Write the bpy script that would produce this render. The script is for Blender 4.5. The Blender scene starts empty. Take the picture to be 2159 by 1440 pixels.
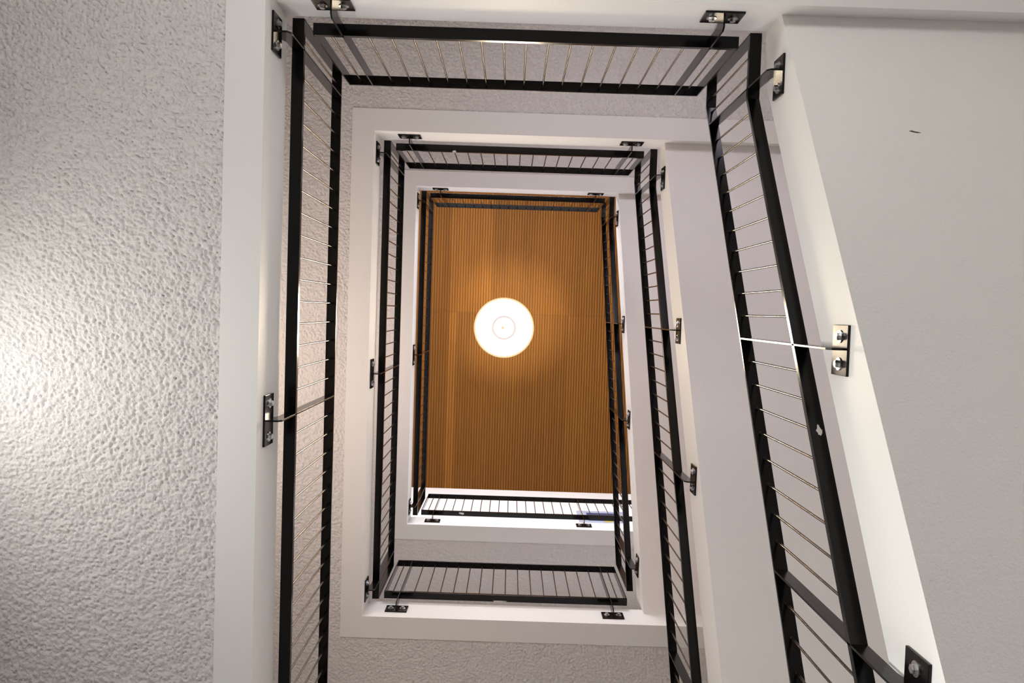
import bpy, bmesh, math, random
import numpy as np
from mathutils import Matrix, Vector

random.seed(7)
SC = bpy.context.scene
COL = SC.collection

# ------------------------------------------------------------------ measures (metres)
CZ = 1.73                                  # camera height above the bottom floor
X0, X1, Y0, Y1 = -1.1517, 1.2095, -1.4163, 2.5463   # stairwell opening
Z1 = 3.7244 + CZ                           # soffit of the lowest visible landing
H = 2.9                                    # storey height
T = 0.3474                                 # slab edge height
XL, XR, YB, YF = -2.85, 2.52, -2.95, 3.48  # walls
ZTOP = 15.74 + CZ                           # slatted ceiling
SLOPE = 0.69738                            # fall of the stair soffits
GAP, WID, TH = 0.0205, 0.0587, 0.03        # railing: gap to slab edge, bar width, bar thickness
ZB, ZT = 0.373, 1.264                      # underside of bottom and top rail above the soffit

# ------------------------------------------------------------------ camera
cam_d = bpy.data.cameras.new('camera')
cam = bpy.data.objects.new('camera', cam_d)
COL.objects.link(cam)
cam_d.sensor_width = 36.0
cam_d.lens = 1720.0 / 2159.0 * 36.0
cam_d.clip_start = 0.05
ROT = [[0.9994795, -0.0322568, -0.0003919], [0.0322199, 0.9987894, -0.0371712], [0.0015904, 0.0371392, 0.9993088]]
right, down, fwd = [Vector(r) for r in ROT]
m = Matrix.Identity(4)
for i in range(3):
    m[i][0], m[i][1], m[i][2] = right[i], -down[i], -fwd[i]
m.translation = Vector((0, 0, CZ))
cam.matrix_world = m
SC.camera = cam

# ------------------------------------------------------------------ world, lights, exposure
SC.view_settings.view_transform = 'Standard'
SC.view_settings.look = 'None'
SC.view_settings.gamma = 1.0
SC.view_settings.exposure = 0.0
SC.view_settings.use_curve_mapping = False
w = bpy.data.worlds.new('world')
SC.world = w
w.use_nodes = True
w.node_tree.nodes['Background'].inputs[0].default_value = (0.8, 0.9, 1.0, 1)
w.node_tree.nodes['Background'].inputs[1].default_value = 0.05
SC.cycles.max_bounces = 12
SC.cycles.diffuse_bounces = 8
SC.cycles.use_denoising = True
SC.cycles.sample_clamp_indirect = 8.0

def area(name, loc, direction, sx, sy, power, color, spread=180):
    d = bpy.data.lights.new(name, 'AREA')
    d.shape = 'RECTANGLE'
    d.size, d.size_y = sx, sy
    d.energy = power
    d.color = color
    d.spread = math.radians(spread)
    o = bpy.data.objects.new(name, d)
    o.location = loc
    o.rotation_euler = Vector(direction).to_track_quat('-Z', 'Z').to_euler()
    COL.objects.link(o)
    return o

COOL = (0.93, 0.86, 1.0)
PINK = (0.97, 0.89, 1.0)
NEUT = (1.0, 0.985, 0.955)
WARM = (1.0, 0.80, 0.66)
# added fill lights on the windowless front wall (below the picture)
for zf, pw, cl in ((0.0, 42, NEUT), (2.9, 24, NEUT), (5.8, 15, COOL), (8.7, 22, COOL)):
    area('wall_fill_light', (-0.2, YF - 0.02, zf + 1.3), (0, -1, 0.12), 2.4, 1.4, pw, cl, 95)
# added fill lights on the back wall, standing in for daylight
for zf, xw, sp, pw, cl in ((0.0, -0.2, 180, 22, NEUT), (2.9, -0.2, 180, 64, NEUT), (5.8, 0.8, 140, 32, PINK), (8.7, 1.0, 140, 30, PINK)):
    area('wall_fill_light', (xw, YB + 0.02, zf + 1.1), (0, 1, 0.1), 2.2, 1.4, pw, cl, sp)
area('wall_fill_light', (-0.4, YB + 0.02, 11.6 + 2.3), (0, 1, 0), 3.0, 1.8, 470, (0.97, 0.94, 1.0))  # added strong fill that whitens the top landing's front wall
# wall lamps of the corridor on the left
area('wall_lamp_and_fill', (XL + 0.06, 0.35, Z1 - 0.64), (1, 0.02, 0.4), 1.3, 0.25, 22, (1.0, 0.99, 0.95), 140)
area('wall_lamp_and_fill', (XL + 0.06, 1.0, Z1 - 1.6), (1, 0, -0.05), 0.4, 0.4, 16, (1.0, 0.99, 0.95), 75)  # added low fill to brighten the lower stringer, not a lamp
area('wall_lamp_and_fill', (XL + 0.06, 0.5, Z1 + T + 0.95), (1, 0, 0.6), 0.4, 0.4, 44, WARM, 150)
area('wall_lamp_and_fill', (XL + 0.06, 0.5, Z1 + H + T + 0.95), (1, 0, 0.6), 0.4, 0.4, 36, WARM, 150)

# ------------------------------------------------------------------ materials
def new_mat(name):
    mt = bpy.data.materials.new(name)
    mt.use_nodes = True
    nt = mt.node_tree
    return mt, nt, nt.nodes['Principled BSDF']

def link(nt, a, b):
    nt.links.new(a, b)

def coords(nt, scale=(1, 1, 1)):
    tc = nt.nodes.new('ShaderNodeNewGeometry')
    mp = nt.nodes.new('ShaderNodeMapping')
    mp.inputs['Scale'].default_value = scale
    link(nt, tc.outputs['Position'], mp.inputs['Vector'])
    return mp.outputs['Vector']

def noise(nt, vec, scale, detail=3, rough=0.5):
    n = nt.nodes.new('ShaderNodeTexNoise')
    n.inputs['Scale'].default_value = scale
    n.inputs['Detail'].default_value = detail
    n.inputs['Roughness'].default_value = rough
    link(nt, vec, n.inputs['Vector'])
    return n.outputs['Fac']

def painted(name, color, rough, bumps, mottling=0.03):
    """painted plaster; bumps = [(scale, detail, strength, distance)]"""
    mt, nt, b = new_mat(name)
    v = coords(nt)
    n = noise(nt, v, 1.7, 4)
    mix = nt.nodes.new('ShaderNodeMix')
    mix.data_type = 'RGBA'
    link(nt, n, mix.inputs['Factor'])
    mix.inputs['A'].default_value = (*[c * (1 - mottling) for c in color], 1)
    mix.inputs['B'].default_value = (*[min(1, c * (1 + mottling)) for c in color], 1)
    link(nt, mix.outputs['Result'], b.inputs['Base Color'])
    b.inputs['Roughness'].default_value = rough
    b.inputs['Specular IOR Level'].default_value = 0.25
    prev = None
    for scale, detail, strength, dist in bumps:
        nn = noise(nt, v, scale, detail, 0.62)
        bp = nt.nodes.new('ShaderNodeBump')
        bp.inputs['Strength'].default_value = strength
        bp.inputs['Distance'].default_value = dist
        link(nt, nn, bp.inputs['Height'])
        if prev:
            link(nt, prev, bp.inputs['Normal'])
        prev = bp.outputs['Normal']
    if prev:
        link(nt, prev, b.inputs['Normal'])
    return mt

M = {}
M['smooth'] = painted('smooth white paint', (0.72, 0.715, 0.70), 0.55, [(220, 2, 0.08, 0.002)])
M['spray'] = painted('sprayed ceiling plaster', (0.69, 0.67, 0.655), 0.9, [(190, 2, 0.8, 0.006)])
M['soffit'] = painted('rolled soffit paint', (0.77, 0.75, 0.74), 0.8, [(85, 4, 0.6, 0.006)])
M['wall'] = painted('white wall paint', (0.80, 0.79, 0.77), 0.8, [(140, 3, 0.25, 0.003)])
M['floor'] = painted('pale floor', (0.185, 0.165, 0.158), 0.5, [(60, 2, 0.05, 0.002)])

mt, nt, b = new_mat('black gloss paint')
v = coords(nt)
n = noise(nt, v, 9, 4)
rp = nt.nodes.new('ShaderNodeMapRange')
rp.inputs['To Min'].default_value = 0.13
rp.inputs['To Max'].default_value = 0.24
link(nt, n, rp.inputs['Value'])
link(nt, rp.outputs['Result'], b.inputs['Roughness'])
b.inputs['Base Color'].default_value = (0.0025, 0.0023, 0.0023, 1)
b.inputs['Specular IOR Level'].default_value = 0.24
M['black'] = mt

mt, nt, b = new_mat('dark polished steel')
v = coords(nt)
n = noise(nt, v, 40, 3)
rp = nt.nodes.new('ShaderNodeMapRange')
rp.inputs['To Min'].default_value = 0.22
rp.inputs['To Max'].default_value = 0.29
link(nt, n, rp.inputs['Value'])
link(nt, rp.outputs['Result'], b.inputs['Roughness'])
b.inputs['Base Color'].default_value = (0.085, 0.064, 0.046, 1)
b.inputs['Metallic'].default_value = 1.0
M['rod'] = mt

mt, nt, b = new_mat('zinc bolt')
b.inputs['Base Color'].default_value = (0.62, 0.62, 0.62, 1)
b.inputs['Metallic'].default_value = 1.0
v = coords(nt)
n = noise(nt, v, 120, 2)
rp = nt.nodes.new('ShaderNodeMapRange')
rp.inputs['To Min'].default_value = 0.2
rp.inputs['To Max'].default_value = 0.4
link(nt, n, rp.inputs['Value'])
link(nt, rp.outputs['Result'], b.inputs['Roughness'])
M['zinc'] = mt

mt, nt, b = new_mat('bare chipped spot')
v = coords(nt)
n = noise(nt, v, 200, 2)
cr = nt.nodes.new('ShaderNodeValToRGB')
cr.color_ramp.elements[0].color = (0.45, 0.43, 0.40, 1)
cr.color_ramp.elements[1].color = (0.75, 0.73, 0.70, 1)
link(nt, n, cr.inputs['Fac'])
link(nt, cr.outputs['Color'], b.inputs['Base Color'])
b.inputs['Roughness'].default_value = 0.6
M['chip'] = mt

mt, nt, b = new_mat('slatted timber')
v = coords(nt, (60, 1.6, 60))
n = noise(nt, v, 1.0, 5, 0.6)
cr = nt.nodes.new('ShaderNodeValToRGB')
cr.color_ramp.elements[0].position = 0.3
cr.color_ramp.elements[0].color = (0.150, 0.056, 0.0085, 1)
cr.color_ramp.elements[1].position = 0.7
cr.color_ramp.elements[1].color = (0.190, 0.076, 0.0135, 1)
link(nt, n, cr.inputs['Fac'])
at = nt.nodes.new('ShaderNodeAttribute')
at.attribute_name = 'tone'
mul = nt.nodes.new('ShaderNodeMix')
mul.data_type = 'RGBA'
mul.blend_type = 'MULTIPLY'
mul.inputs['Factor'].default_value = 1.0
link(nt, cr.outputs['Color'], mul.inputs['A'])
link(nt, at.outputs['Color'], mul.inputs['B'])
link(nt, mul.outputs['Result'], b.inputs['Base Color'])
b.inputs['Roughness'].default_value = 0.6
b.inputs['Specular IOR Level'].default_value = 0.08
M['wood'] = mt
mt, nt, b = new_mat('dark felt backing')
v = coords(nt)
n = noise(nt, v, 90, 2)
cr = nt.nodes.new('ShaderNodeValToRGB')
cr.color_ramp.elements[0].color = (0.05, 0.022, 0.008, 1)
cr.color_ramp.elements[1].color = (0.09, 0.04, 0.014, 1)
link(nt, n, cr.inputs['Fac'])
link(nt, cr.outputs['Color'], b.inputs['Base Color'])
b.inputs['Roughness'].default_value = 0.9
M['felt'] = mt

def emit(name, color, strength):
    mt, nt, b = new_mat(name)
    b.inputs['Base Color'].default_value = (0.0, 0.0, 0.0, 1)
    b.inputs['Specular IOR Level'].default_value = 0.0
    b.inputs['Emission Color'].default_value = (*color, 1)
    b.inputs['Emission Strength'].default_value = strength
    return mt

M['lamp'] = emit('glowing lamp glass', (1.0, 0.83, 0.60), 36.0)
M['lamp_rim'] = emit('glowing lamp rim', (1.0, 0.78, 0.42), 1.0)
M['lamp_ring'] = emit('lamp inner ring', (1.0, 0.86, 0.80), 0.9)

def plain(name, color, rough=0.5):
    mt, nt, b = new_mat(name)
    v = coords(nt)
    n = noise(nt, v, 30, 2)
    mx = nt.nodes.new('ShaderNodeMix')
    mx.data_type = 'RGBA'
    link(nt, n, mx.inputs['Factor'])
    mx.inputs['A'].default_value = (*[c * 0.95 for c in color], 1)
    mx.inputs['B'].default_value = (*color, 1)
    link(nt, mx.outputs['Result'], b.inputs['Base Color'])
    b.inputs['Roughness'].default_value = rough
    return mt

M['shade'] = plain('white lamp shade', (0.75, 0.73, 0.68), 0.4)
M['sign_pale'] = plain('pale blue acrylic', (0.42, 0.50, 0.66), 0.25)
M['sign_blue'] = plain('deep blue print', (0.035, 0.07, 0.17), 0.3)
M['sign_yellow'] = plain('yellow print', (0.55, 0.45, 0.03), 0.4)

# ------------------------------------------------------------------ helpers
def obj(name, bm, mats, parent=None, offset=(0, 0, 0), bevel=0.0, smooth=False):
    """link a bmesh built in world coordinates as one mesh object"""
    bmesh.ops.recalc_face_normals(bm, faces=bm.faces)
    if bevel:
        bmesh.ops.bevel(bm, geom=list(bm.edges), offset=bevel, segments=2, profile=0.6, affect='EDGES')
    bmesh.ops.translate(bm, verts=bm.verts, vec=-Vector(offset))
    me = bpy.data.meshes.new(name)
    bm.to_mesh(me)
    bm.free()
    for mm in (mats if isinstance(mats, (list, tuple)) else [mats]):
        me.materials.append(mm)
    if smooth:
        for p in me.polygons:
            p.use_smooth = True
    o = bpy.data.objects.new(name, me)
    COL.objects.link(o)
    if parent:
        o.parent = parent
    return o

def struct(name, bm, mats, **k):
    o = obj(name, bm, mats, **k)
    o['kind'] = 'structure'
    return o

def thing(name, label, cat, loc, group=None):
    o = bpy.data.objects.new(name, None)
    o.empty_display_size = 0.1
    COL.objects.link(o)
    o.location = loc
    o['label'] = label
    o['category'] = cat
    if group:
        o['group'] = group
    return o

def hexa(bm, c, mat=0):
    """box from 8 corners: 4 of one end, 4 of the other, same order"""
    vs = [bm.verts.new(q) for q in c]
    fs = [(0, 1, 2, 3), (4, 5, 6, 7), (0, 1, 5, 4), (1, 2, 6, 5), (2, 3, 7, 6), (3, 0, 4, 7)]
    for f in fs:
        bm.faces.new([vs[i] for i in f]).material_index = mat

def box(bm, x0, x1, y0, y1, z0, z1, mat=0):
    hexa(bm, [(x0, y0, z0), (x1, y0, z0), (x1, y1, z0), (x0, y1, z0),
              (x0, y0, z1), (x1, y0, z1), (x1, y1, z1), (x0, y1, z1)], mat)

def prism(bm, poly_a, poly_b):
    """solid between two congruent polygons"""
    a = [bm.verts.new(q) for q in poly_a]
    c = [bm.verts.new(q) for q in poly_b]
    bm.faces.new(a)
    bm.faces.new(c)
    n = len(a)
    for i in range(n):
        bm.faces.new([a[i], a[(i + 1) % n], c[(i + 1) % n], c[i]])

def ring(bm, prof, seg, at, axis='Z'):
    """lathe: prof = [(radius, height)] closed at both ends"""
    rows = []
    for r, hgt in prof:
        row = []
        for k in range(seg):
            a = 2 * math.pi * k / seg
            row.append(bm.verts.new((at[0] + r * math.cos(a), at[1] + r * math.sin(a), at[2] + hgt)))
        rows.append(row)
    for i in range(len(rows) - 1):
        for k in range(seg):
            bm.faces.new([rows[i][k], rows[i][(k + 1) % seg], rows[i + 1][(k + 1) % seg], rows[i + 1][k]])
    bm.faces.new(rows[0])
    bm.faces.new(rows[-1])

# ------------------------------------------------------------------ room shell
bm = bmesh.new(); box(bm, XL - 0.1, XL, YB, YF, 0, ZTOP); struct('wall_left', bm, M['wall'])
bm = bmesh.new(); box(bm, XR, XR + 0.1, YB, YF, 0, ZTOP); struct('wall_right', bm, M['wall'])
bm = bmesh.new(); box(bm, XL - 0.1, XR + 0.1, YB - 0.1, YB, 0, ZTOP); struct('wall_back', bm, M['wall'])
bm = bmesh.new(); box(bm, XL - 0.1, XR + 0.1, YF, YF + 0.1, 0, ZTOP); struct('wall_front', bm, M['wall'])
bm = bmesh.new(); box(bm, XL - 0.1, XR + 0.1, YB - 0.1, YF + 0.1, -0.1, 0); struct('floor', bm, M['floor'])

RNG = np.random.RandomState(5)
LAT = RNG.rand(256, 256)

def value_noise(x, y):
    xi, yi = np.floor(x).astype(int), np.floor(y).astype(int)
    fx, fy = x - xi, y - yi
    fx, fy = fx * fx * (3 - 2 * fx), fy * fy * (3 - 2 * fy)
    g = lambda i, j: LAT[(xi + i) & 255, (yi + j) & 255]
    return (g(0, 0) * (1 - fx) + g(1, 0) * fx) * (1 - fy) + (g(0, 1) * (1 - fx) + g(1, 1) * fx) * fy

def grain(o, parts, z, step):
    """the rough sprayed grain as real relief on the underside of a ceiling, added to its mesh"""
    me = o.data
    n0 = len(me.vertices)
    co = np.empty(n0 * 3)
    me.vertices.foreach_get('co', co)
    verts = [co.reshape(-1, 3)]
    faces = [np.array([list(p.vertices) for p in me.polygons])]
    for xa, xb, ya, yb in parts:
        nx, ny = int((xb - xa) / step), int((yb - ya) / step)
        X, Y = np.meshgrid(np.linspace(xa, xb, nx + 1), np.linspace(ya, yb, ny + 1), indexing='ij')
        a, b2 = X * 0.8 - Y * 0.6, X * 0.6 + Y * 0.8
        hgt = 0.5 * value_noise(X * 98, Y * 98) + 0.35 * value_noise(a * 148 + 40, b2 * 148) + 0.15 * value_noise(X * 21, Y * 21)
        hgt = np.clip((hgt - 0.22) / 0.46, 0, 1)
        Z = z - 0.0115 * hgt
        idx = n0 + np.arange((nx + 1) * (ny + 1)).reshape(nx + 1, ny + 1)
        verts.append(np.stack([X, Y, Z], -1).reshape(-1, 3))
        faces.append(np.stack([idx[:-1, :-1], idx[:-1, 1:], idx[1:, 1:], idx[1:, :-1]], -1).reshape(-1, 4))
        n0 += (nx + 1) * (ny + 1)
    V, F = np.concatenate(verts), np.concatenate(faces)
    mn = bpy.data.meshes.new('ceiling')
    mn.vertices.add(len(V))
    mn.vertices.foreach_set('co', V.ravel())
    mn.loops.add(F.size)
    mn.loops.foreach_set('vertex_index', F.ravel().astype(np.int32))
    mn.polygons.add(len(F))
    mn.polygons.foreach_set('loop_start', np.arange(0, F.size, 4, dtype=np.int32))
    mn.update(calc_edges=True)
    mn.validate()
    mn.materials.append(M['spray'])
    sm = np.ones(len(F), dtype=bool)
    sm[:len(me.polygons)] = False
    mn.polygons.foreach_set('use_smooth', sm)
    o.data = mn

BAND = 0.178
REC = 0.014                                   # plaster sits this much above the smooth band
for lev in range(-1, 3):
    z = Z1 + lev * H
    # smooth edge beam around the well
    bm = bmesh.new()
    box(bm, X0 - BAND, X0, Y0, Y1, z, z + T)
    box(bm, X0 - BAND, XR, Y0 - BAND, Y0, z, z + T)
    box(bm, X0 - BAND, XR, Y1, Y1 + BAND, z, z + T)
    struct('trim_%d' % (lev + 2), bm, M['smooth'])
    # sprayed plaster ceiling and the floor above it
    parts = ((XL, X0 - BAND, YB, YF), (X0 - BAND, XR, YB, Y0 - BAND), (X0 - BAND, XR, Y1 + BAND, YF))
    bm = bmesh.new()
    for q in parts:
        box(bm, *q, z + REC + 0.002, z + 0.16)
    ce = struct('ceiling', bm, M['spray'])
    step = {0: 0.0045, 1: 0.0055, 2: 0.0075}.get(lev)
    if step:
        grain(ce, parts[:1] if lev == 0 else parts, z + REC, step)
    bm = bmesh.new()
    for q in parts:
        box(bm, *q, z + 0.16, z + T)
    struct('floor', bm, M['floor'])

# ------------------------------------------------------------------ slatted timber ceiling
bm = bmesh.new()
tone = bm.loops.layers.float_color.new('tone')
box(bm, XL, XR, YB, YF, ZTOP + 0.02, ZTOP + 0.08, 1)
PITCH = 0.0499
SEAM = 0.05

def slat_tone(row, x):
    r = random.uniform(0.955, 1.045)
    if row == 0:
        if x < -1.37: t = 0.98
        elif x < -1.20: t = 0.86
        elif x < -0.42: t = 1.17
        elif x < 0.37: t = 0.90
        elif x < 1.1: t = 1.0
        else: t = 0.95
    else:
        if x < -1.21: t = 0.92
        elif x < -1.04: t = 1.28
        elif x < 0.11: t = 0.95
        elif x < 1.1: t = 0.91
        else: t = 1.0
    return t * r

k = 0
x = XL
while x + PITCH <= XR + 1e-6:
    for row, (ya, yb) in enumerate(((YB, SEAM - 0.002), (SEAM + 0.002, YF))):
        n0 = len(bm.faces)
        box(bm, x + 0.005, x + PITCH - 0.005, ya, yb, ZTOP, ZTOP + 0.022, 0)
        bm.faces.ensure_lookup_table()
        t = slat_tone(row, x + PITCH / 2)
        for f in bm.faces[n0:]:
            for lp in f.loops:
                lp[tone] = (t, t, t, 1)
    x += PITCH
struct('ceiling', bm, [M['wood'], M['felt']])

# ------------------------------------------------------------------ stair flights
def soffit(s):
    return 0.1179 - SLOPE * s

FLIGHTS = ['white stair flight nearest the camera, climbing to the lowest landing',
           'white stair flight on the right climbing from the lowest to the middle landing',
           'white stair flight farthest up, climbing to the top landing below the timber ceiling']
L = Y1 - Y0
for lev in range(3):
    z = Z1 + lev * H
    t = thing('stair_flight', FLIGHTS[lev], 'stairs', (X1, Y1, z - H + T), 'flights on the right of the stairwell')
    # stringer: closed white side towards the well
    top = 0.38
    s_flat = (0.1179 + top - T) / SLOPE
    poly = [(0, soffit(0)), (L, soffit(L)), (L, soffit(L) + top), (s_flat, T), (0, T)]
    bm = bmesh.new()
    prism(bm, [(X1, Y0 + s, z + q) for s, q in poly], [(X1 + 0.06, Y0 + s, z + q) for s, q in poly])
    o = obj('stringer', bm, [M['smooth'], M['soffit']], t, t.location)
    for p in o.data.polygons:
        if p.normal.z < -0.5:
            p.material_index = 1
    # soffit slab with the steps on its back
    rise, run = H / 17, L / 16
    poly = [(0, soffit(0)), (L, soffit(L))]
    up = []
    for kk in range(1, 17):
        zt = T - rise * kk
        up += [(run * (kk - 1), zt), (run * kk, zt)]
    poly += up[::-1]
    bm = bmesh.new()
    prism(bm, [(X1 + 0.06, Y0 + s, z + q) for s, q in poly], [(XR - 0.003, Y0 + s, z + q) for s, q in poly])
    obj('stair_soffit', bm, M['soffit'], t, t.location)

# a small dark scrape on the nearest soffit
root = bpy.data.objects['stair_flight']
bm = bmesh.new()
pts = [(-.020, -.002), (-.008, -.005), (.004, -.001), (.016, .001), (.030, .005), (.012, .006), (.0, .004), (-.010, .001)]
zs_ = lambda y: Z1 + soffit(y - Y0)
prism(bm, [(1.641 + a, -0.797 + b_, zs_(-0.797 + b_) - 0.0012) for a, b_ in pts], [(1.641 + a, -0.797 + b_, zs_(-0.797 + b_) + 0.001) for a, b_ in pts])
obj('scrape', bm, M['felt'], root, root.location)['label'] = 'small dark scrape on the soffit'

# ------------------------------------------------------------------ railings
def frame_left(z):   return lambda s, t, q: (X0 + t, Y0 + s, z + q)
def frame_top(z):    return lambda s, t, q: (X0 + s, Y0 + t, z + q)
def frame_bottom(z): return lambda s, t, q: (X0 + s, Y1 - t, z + q)
def frame_right(z):  return lambda s, t, q: (X1 - t + 0.008, Y0 + s, z + q)

ROD = {}
def rod_mesh(length):
    key = round(length, 3)
    if key not in ROD:
        bm = bmesh.new()
        # plain round bar (own vertices, so its shading stays straight) and a small weld collar at the top
        lo = [bm.verts.new((0.0052 * math.cos(math.pi * k / 8), 0.0052 * math.sin(math.pi * k / 8), 0)) for k in range(16)]
        hi = [bm.verts.new((v.co.x, v.co.y, length - 0.004)) for v in lo]
        for k in range(16):
            bm.faces.new([lo[k], lo[(k + 1) % 16], hi[(k + 1) % 16], hi[k]])
        ring(bm, [(0.0055, length - 0.012), (0.0075, length - 0.009), (0.0075, length - 0.003), (0.006, length)], 12, (0, 0, 0))
        bmesh.ops.recalc_face_normals(bm, faces=bm.faces)
        me = bpy.data.meshes.new('rod')
        bm.to_mesh(me); bm.free()
        for p in me.polygons:
            p.use_smooth = len(p.vertices) == 4
        me.materials.append(M['rod'])
        me.materials.append(M['black'])
        for p in me.polygons:
            if p.center.z > length - 0.0115:
                p.material_index = 1
        ROD[key] = me
    return ROD[key]

def bar(bm, P, path, t0, t1, th):
    """flat bar following path [(s, z)], lying flat, thickness th upwards"""
    rows = []
    for s, q in path:
        rows.append([bm.verts.new(P(s, t0, q)), bm.verts.new(P(s, t1, q)), bm.verts.new(P(s, t1, q + th)), bm.verts.new(P(s, t0, q + th))])
    for a, c in zip(rows, rows[1:]):
        for i in range(4):
            bm.faces.new([a[i], a[(i + 1) % 4], c[(i + 1) % 4], c[i]])
    bm.faces.new(rows[0]); bm.faces.new(rows[-1])

def at_path(path, s):
    for (sa, qa), (sb, qb) in zip(path, path[1:]):
        if s <= sb + 1e-6:
            return qa + (qb - qa) * (s - sa) / (sb - sa)
    return path[-1][1]

def railing(label, P, base, pb, pt, posts, brackets, rods, tb=0.0):
    """pb, pt: underside paths of bottom and top rail; posts: end bars (s);
    brackets: [(s, plate centre z, half length, centre shift)]; rods: [s]"""
    root = thing('railing', label, 'railing', base, 'black rod railings around the stairwell')
    o3 = root.location
    t0, t1 = GAP, GAP + WID
    tm = (t0 + t1) / 2
    bm = bmesh.new(); bar(bm, P, pb, t0, t1, TH); obj('bottom_rail', bm, M['black'], root, o3, 0.0015)
    bm = bmesh.new(); bar(bm, P, pt, t0, t1, TH * 0.5); obj('top_rail', bm, M['black'], root, o3, 0.0015)
    for s in posts:
        bm = bmesh.new()
        zb, zt = at_path(pb, s), at_path(pt, s)
        hexa(bm, [P(s - .004, t0, zb + .004), P(s + .004, t0, zb + .004), P(s + .004, t1, zb + .004), P(s - .004, t1, zb + .004),
                  P(s - .004, t0, zt + .004), P(s + .004, t0, zt + .004), P(s + .004, t1, zt + .004), P(s - .004, t1, zt + .004)])
        obj('end_post', bm, M['black'], root, o3, 0.0012)
    for s, zc, hl, sh in brackets:
        zt = at_path(pt, s) + 0.004
        zf = zc - 0.045
        poly = [(tb + 0.006, zf), (t1 - 0.016, zf), (t1, zf + 0.02), (t1, zt), (t0 + 0.002, zt), (t0 + 0.002, zc + 0.10), (tb + 0.006, zc + 0.06)]
        bm = bmesh.new()
        prism(bm, [P(s - .0042, a, q) for a, q in poly], [P(s + .0042, a, q) for a, q in poly])
        br = obj('bracket', bm, M['black'], root, o3, 0.001)
        bm = bmesh.new()
        c, hz = s + sh, 0.068
        hexa(bm, [P(c - hl, tb, zc - hz), P(c + hl, tb, zc - hz), P(c + hl, tb, zc + hz), P(c - hl, tb, zc + hz),
                  P(c - hl, tb + .01, zc - hz), P(c + hl, tb + .01, zc - hz), P(c + hl, tb + .01, zc + hz), P(c - hl, tb + .01, zc + hz)])
        obj('mounting_plate', bm, M['black'], br, o3, 0.0015)
        for d in (-1, 1):
            sb = c + d * (hl - 0.042)
            bm = bmesh.new()
            for rr, seg, ta, tz in ((0.0235, 24, 0.010, 0.0135), (0.0145, 6, 0.0135, 0.0245), (0.0115, 6, 0.0245, 0.0265)):
                pa = [P(sb + rr * math.cos(2 * math.pi * i / seg + .3), tb + ta, zc + rr * math.sin(2 * math.pi * i / seg + .3)) for i in range(seg)]
                pc = [P(sb + rr * math.cos(2 * math.pi * i / seg + .3), tb + tz, zc + rr * math.sin(2 * math.pi * i / seg + .3)) for i in range(seg)]
                prism(bm, pa, pc)
            obj('bolt', bm, M['zinc'], br, o3)['label'] = 'zinc hex bolt with washer'
    for s in rods:
        za, zt = at_path(pb, s) + TH - 0.002, at_path(pt, s) + 0.001
        o = bpy.data.objects.new('rod', rod_mesh(zt - za))
        COL.objects.link(o)
        o.parent = root
        o.location = Vector(P(s, tm, za)) - o3
    return root

STEP = 1.825 / 16
def between(a, bb, n):
    return [a + (bb - a) * (i + 1) / (n + 1) for i in range(n)]

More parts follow.
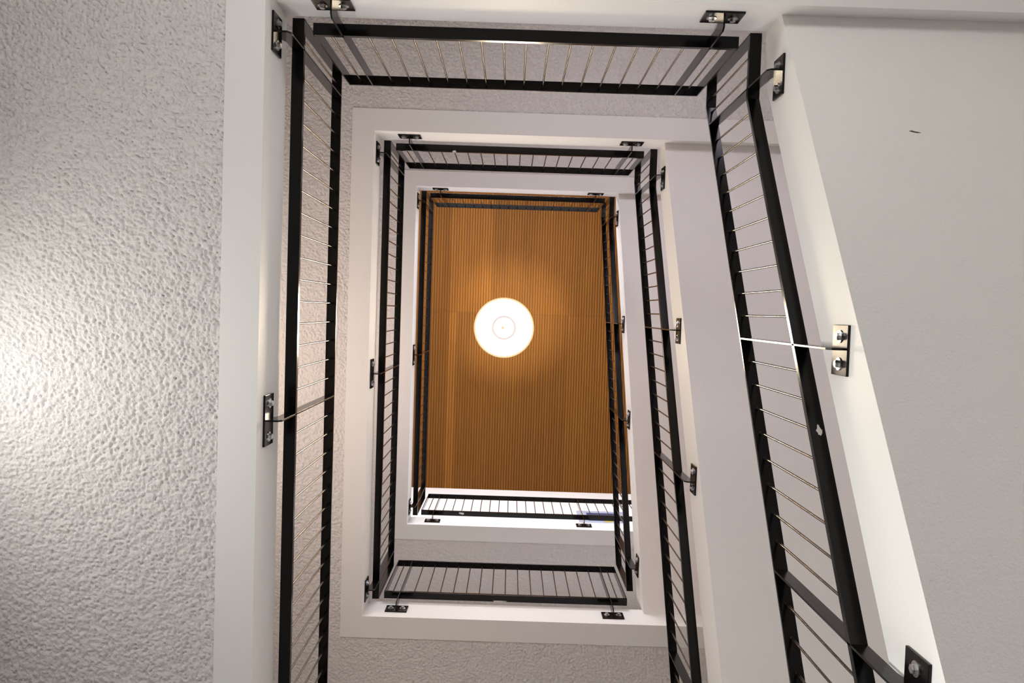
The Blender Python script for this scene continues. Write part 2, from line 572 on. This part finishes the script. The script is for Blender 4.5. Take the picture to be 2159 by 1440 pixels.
WHERE = ['lowest landing', 'middle landing', 'top landing']
RAIL = {}
for lev in range(3):
    z = Z1 + lev * H
    zs = Z1 + lev * H + T
    wh = WHERE[lev]
    near = [' nearest the camera', '', ' against the timber ceiling'][lev]
    # left
    E = L - 0.013
    RAIL['left', lev] = railing('long black railing along the left edge of the %s%s' % (wh, near), frame_left(z), (X0 + 0.05, Y0 + L / 2, zs),
            [(0, ZB), (E, ZB)], [(0, ZT), (E, ZT)], [0.004, E - 0.004],
            [(0.15, 0.166, 0.0915, 0.003), (1.972, 0.160, 0.122, 0.0), (3.79, 0.166, 0.0915, 0.003)],
            [0.077] + between(0.15, 1.972, 15) + between(1.972, 3.79, 15) + [3.872])
    # top of the picture
    A, B = 0.123, X1 - X0 - 0.126
    RAIL['top', lev] = railing('short black railing along the upper side of the photo on the %s%s' % (wh, [' nearest camera', '', ' against timber'][lev]), frame_top(z), ((X0 + X1) / 2, Y0 + 0.05, zs),
            [(A, ZB), (B, ZB)], [(A, ZT), (B, ZT)], [A + .004, B - .004],
            [(0.268, 0.162, 0.092, 0.0), (2.096, 0.162, 0.092, 0.0)],
            [0.195] + between(0.268, 2.096, 15) + [2.167])
    # foot of the picture
    if lev == 1:
        RAIL['bottom', lev] = railing('short black railing along the lower side of the photo on the middle landing', frame_bottom(z), ((X0 + X1) / 2, Y1 - 0.05, zs),
                [(A, ZB), (B, ZB)], [(A, ZT), (B, ZT)], [A + .004, B - .004],
                [(0.262, 0.175, 0.092, 0.0), (2.087, 0.175, 0.092, 0.0)],
                [0.19] + between(0.262, 2.087, 15) + [2.16])
    if lev == 2:
        B2 = XR - X0 - 0.05
        rods = [0.2] + between(0.268, 2.1, 15) + [2.1 + STEP * i for i in range(1, 12) if i != 10]
        RAIL['bottom', lev] = railing('black railing in front of the bright white wall on the top landing', frame_bottom(z), ((X0 + X1) / 2, Y1 - 0.05, zs),
                [(A, ZB), (B2, ZB)], [(A, ZT), (B2, ZT)], [A + .004, B2 - .004],
                [(0.283, 0.175, 0.092, 0.0), (2.1, 0.175, 0.092, 0.0), (2.1 + STEP * 10, 0.175, 0.092, 0.0)], rods)
    # right: short level piece, then down the flight
    se = 3.95
    pb = [(0.0, ZB), ((0.596 - ZB) / 0.689, ZB), (se, 0.596 - 0.689 * se)]
    pt = [(0.0, ZT), ((1.365 - ZT) / 0.688, ZT), (se, 1.365 - 0.688 * se)]
    br = []
    for s, c in ((0.27, 0.293), (1.515, 1.52), (2.47, 2.46), (3.69, 3.67)):
        br.append((s, soffit(c) + 0.19, 0.092, c - s))
    names = ['black sloping railing on the stair flight nearest the camera, with a chipped bar',
             'black sloping railing on the stair flight between the lowest and middle landings',
             'black sloping railing on the farthest stair flight, below the timber ceiling']
    RAIL['right', lev] = railing(names[lev], frame_right(z), (X1 - 0.05, Y0 + 0.05, zs), pb, pt, [0.004, se - .004], br,
            [0.09, 0.18] + between(0.27, 1.515, 10) + between(1.515, 2.47, 8) + between(2.47, 3.69, 10) + [3.8], tb=0.008)

# bare chipped spots on the bars
def chip(root, P, s, t, q, r, seed):
    rnd = random.Random(seed)
    n = 11
    out = [(s + r[0] * math.cos(2 * math.pi * i / n) * rnd.uniform(0.45, 1.1), t + r[1] * math.sin(2 * math.pi * i / n) * rnd.uniform(0.45, 1.1)) for i in range(n)]
    bm = bmesh.new()
    qq = (lambda ss: q(ss)) if callable(q) else (lambda ss: q)
    prism(bm, [P(a, c, qq(a) - 0.0006) for a, c in out], [P(a, c, qq(a) + 0.0004) for a, c in out])
    o = obj('paint_chip', bm, M['chip'], root, root.location)
    o['label'] = 'pale chipped patch on the bar'

chip(RAIL['right', 0], frame_right(Z1), 1.83, 0.045, lambda s: 0.596 - 0.689 * s, (0.022, 0.012), 3)
chip(RAIL['top', 1], frame_top(Z1 + H), 0.62, 0.075, ZB, (0.018, 0.012), 5)
chip(RAIL['bottom', 1], frame_bottom(Z1 + H), 1.12, 0.0245, ZB, (0.085, 0.008), 11)
chip(RAIL['bottom', 2], frame_bottom(Z1 + 2 * H), 0.62, 0.055, ZB, (0.05, 0.018), 8)

# ------------------------------------------------------------------ pendant lamp hanging in the well
zl = 7.7 + CZ
LX, LY = -0.068, 0.1588
lamp = thing('pendant_lamp', 'large round glowing pendant lamp hanging in the middle of the stairwell', 'lamp', (LX, LY, ZTOP))
o3 = lamp.location
prof = [(0.282, 0.0), (0.280, 0.06), (0.264, 0.12), (0.218, 0.18), (0.13, 0.225), (0.045, 0.245), (0.04, 0.30),
        (0.034, 0.30), (0.038, 0.238), (0.12, 0.217), (0.211, 0.173), (0.257, 0.115), (0.273, 0.06), (0.275, 0.0)]
bm = bmesh.new()
rows = []
for r, q in prof:
    rows.append([bm.verts.new((LX + r * math.cos(2 * math.pi * i / 96), LY + r * math.sin(2 * math.pi * i / 96), zl + q)) for i in range(96)])
for ra, rb in zip(rows, rows[1:] + rows[:1]):
    for i in range(96):
        bm.faces.new([ra[i], ra[(i + 1) % 96], rb[(i + 1) % 96], rb[i]])
obj('lamp_shade', bm, M['shade'], lamp, o3, smooth=True)
def annulus(r0, r1, z0, z1, seg=96):
    bm = bmesh.new()
    def q(r, a, zz): return (LX + r * math.cos(a), LY + r * math.sin(a), zl + zz)
    for i in range(seg):
        a0, a1 = 2 * math.pi * i / seg, 2 * math.pi * (i + 1) / seg
        for f in ((q(r0, a0, z0), q(r1, a0, z0), q(r1, a1, z0), q(r0, a1, z0)), (q(r0, a0, z1), q(r1, a0, z1), q(r1, a1, z1), q(r0, a1, z1)),
                  (q(r0, a0, z0), q(r0, a1, z0), q(r0, a1, z1), q(r0, a0, z1)), (q(r1, a0, z0), q(r1, a1, z0), q(r1, a1, z1), q(r1, a0, z1))):
            bm.faces.new([bm.verts.new(c) for c in f])
    bmesh.ops.remove_doubles(bm, verts=bm.verts, dist=1e-5)
    return bm
obj('rim', annulus(0.268, 0.284, -0.006, 0.004), M['lamp_rim'], lamp, o3)['label'] = 'cream glowing rim'
bm = bmesh.new(); ring(bm, [(0.267, 0.0), (0.267, 0.012)], 96, (LX, LY, zl + 0.004)); obj('diffuser', bm, M['lamp'], lamp, o3)['label'] = 'glowing white glass'
obj('inner_ring', annulus(0.094, 0.116, -0.008, -0.002, 72), M['lamp_ring'], lamp, o3)['label'] = 'faint pink inner ring'
bm = bmesh.new(); ring(bm, [(0.012, -0.010), (0.016, -0.006), (0.016, -0.002)], 24, (LX - 0.012, LY, zl)); obj('finial', bm, M['lamp_rim'], lamp, o3)
bm = bmesh.new(); ring(bm, [(0.006, 0.0), (0.006, ZTOP - zl - 0.29)], 12, (LX, LY, zl + 0.29)); obj('cable', bm, M['black'], lamp, o3)
bm = bmesh.new(); ring(bm, [(0.05, -0.03), (0.06, 0.0)], 32, (LX, LY, ZTOP)); obj('ceiling_rose', bm, M['smooth'], lamp, o3)
# its shaded downward beam, and an added spot that imitates bloom on the timber
d = bpy.data.lights.new('lamp_beam', 'AREA')
d.shape = 'DISK'
d.size = 0.52
d.energy = 10
d.color = (1.0, 0.82, 0.60)
d.spread = math.radians(62)
lb = bpy.data.objects.new('lamp_beam', d)
lb.location = (LX, LY, zl + 0.001)
COL.objects.link(lb)
d = bpy.data.lights.new('lamp_halo_spot', 'SPOT')
d.energy = 3200
d.color = (1.0, 0.88, 0.55)
d.spot_size = math.radians(21)
d.spot_blend = 1.0
d.shadow_soft_size = 0.02
lb = bpy.data.objects.new('lamp_halo_spot', d)
lb.location = (LX + 0.03, LY, zl + 0.33)
lb.rotation_euler = (math.pi, 0, 0)
COL.objects.link(lb)

# ------------------------------------------------------------------ blue sign on the top landing's wall
sg = thing('wall_sign', 'pale blue acrylic sign with dark blue panel on the white wall behind the railing', 'sign', (1.65, YF, 13.75 + CZ))
o3 = sg.location
bm = bmesh.new(); box(bm, 1.24, 2.06, YF - 0.03, YF, 13.34 + CZ, 14.16 + CZ); obj('backing_panel', bm, M['sign_pale'], sg, o3, 0.003)
bm = bmesh.new(); box(bm, 1.40, 1.90, YF - 0.036, YF - 0.029, 13.50 + CZ, 14.01 + CZ); obj('blue_panel', bm, M['sign_blue'], sg, o3, 0.002)
bm = bmesh.new(); box(bm, 1.66, 1.79, YF - 0.034, YF - 0.029, 13.43 + CZ, 13.49 + CZ); obj('yellow_mark', bm, M['sign_yellow'], sg, o3)
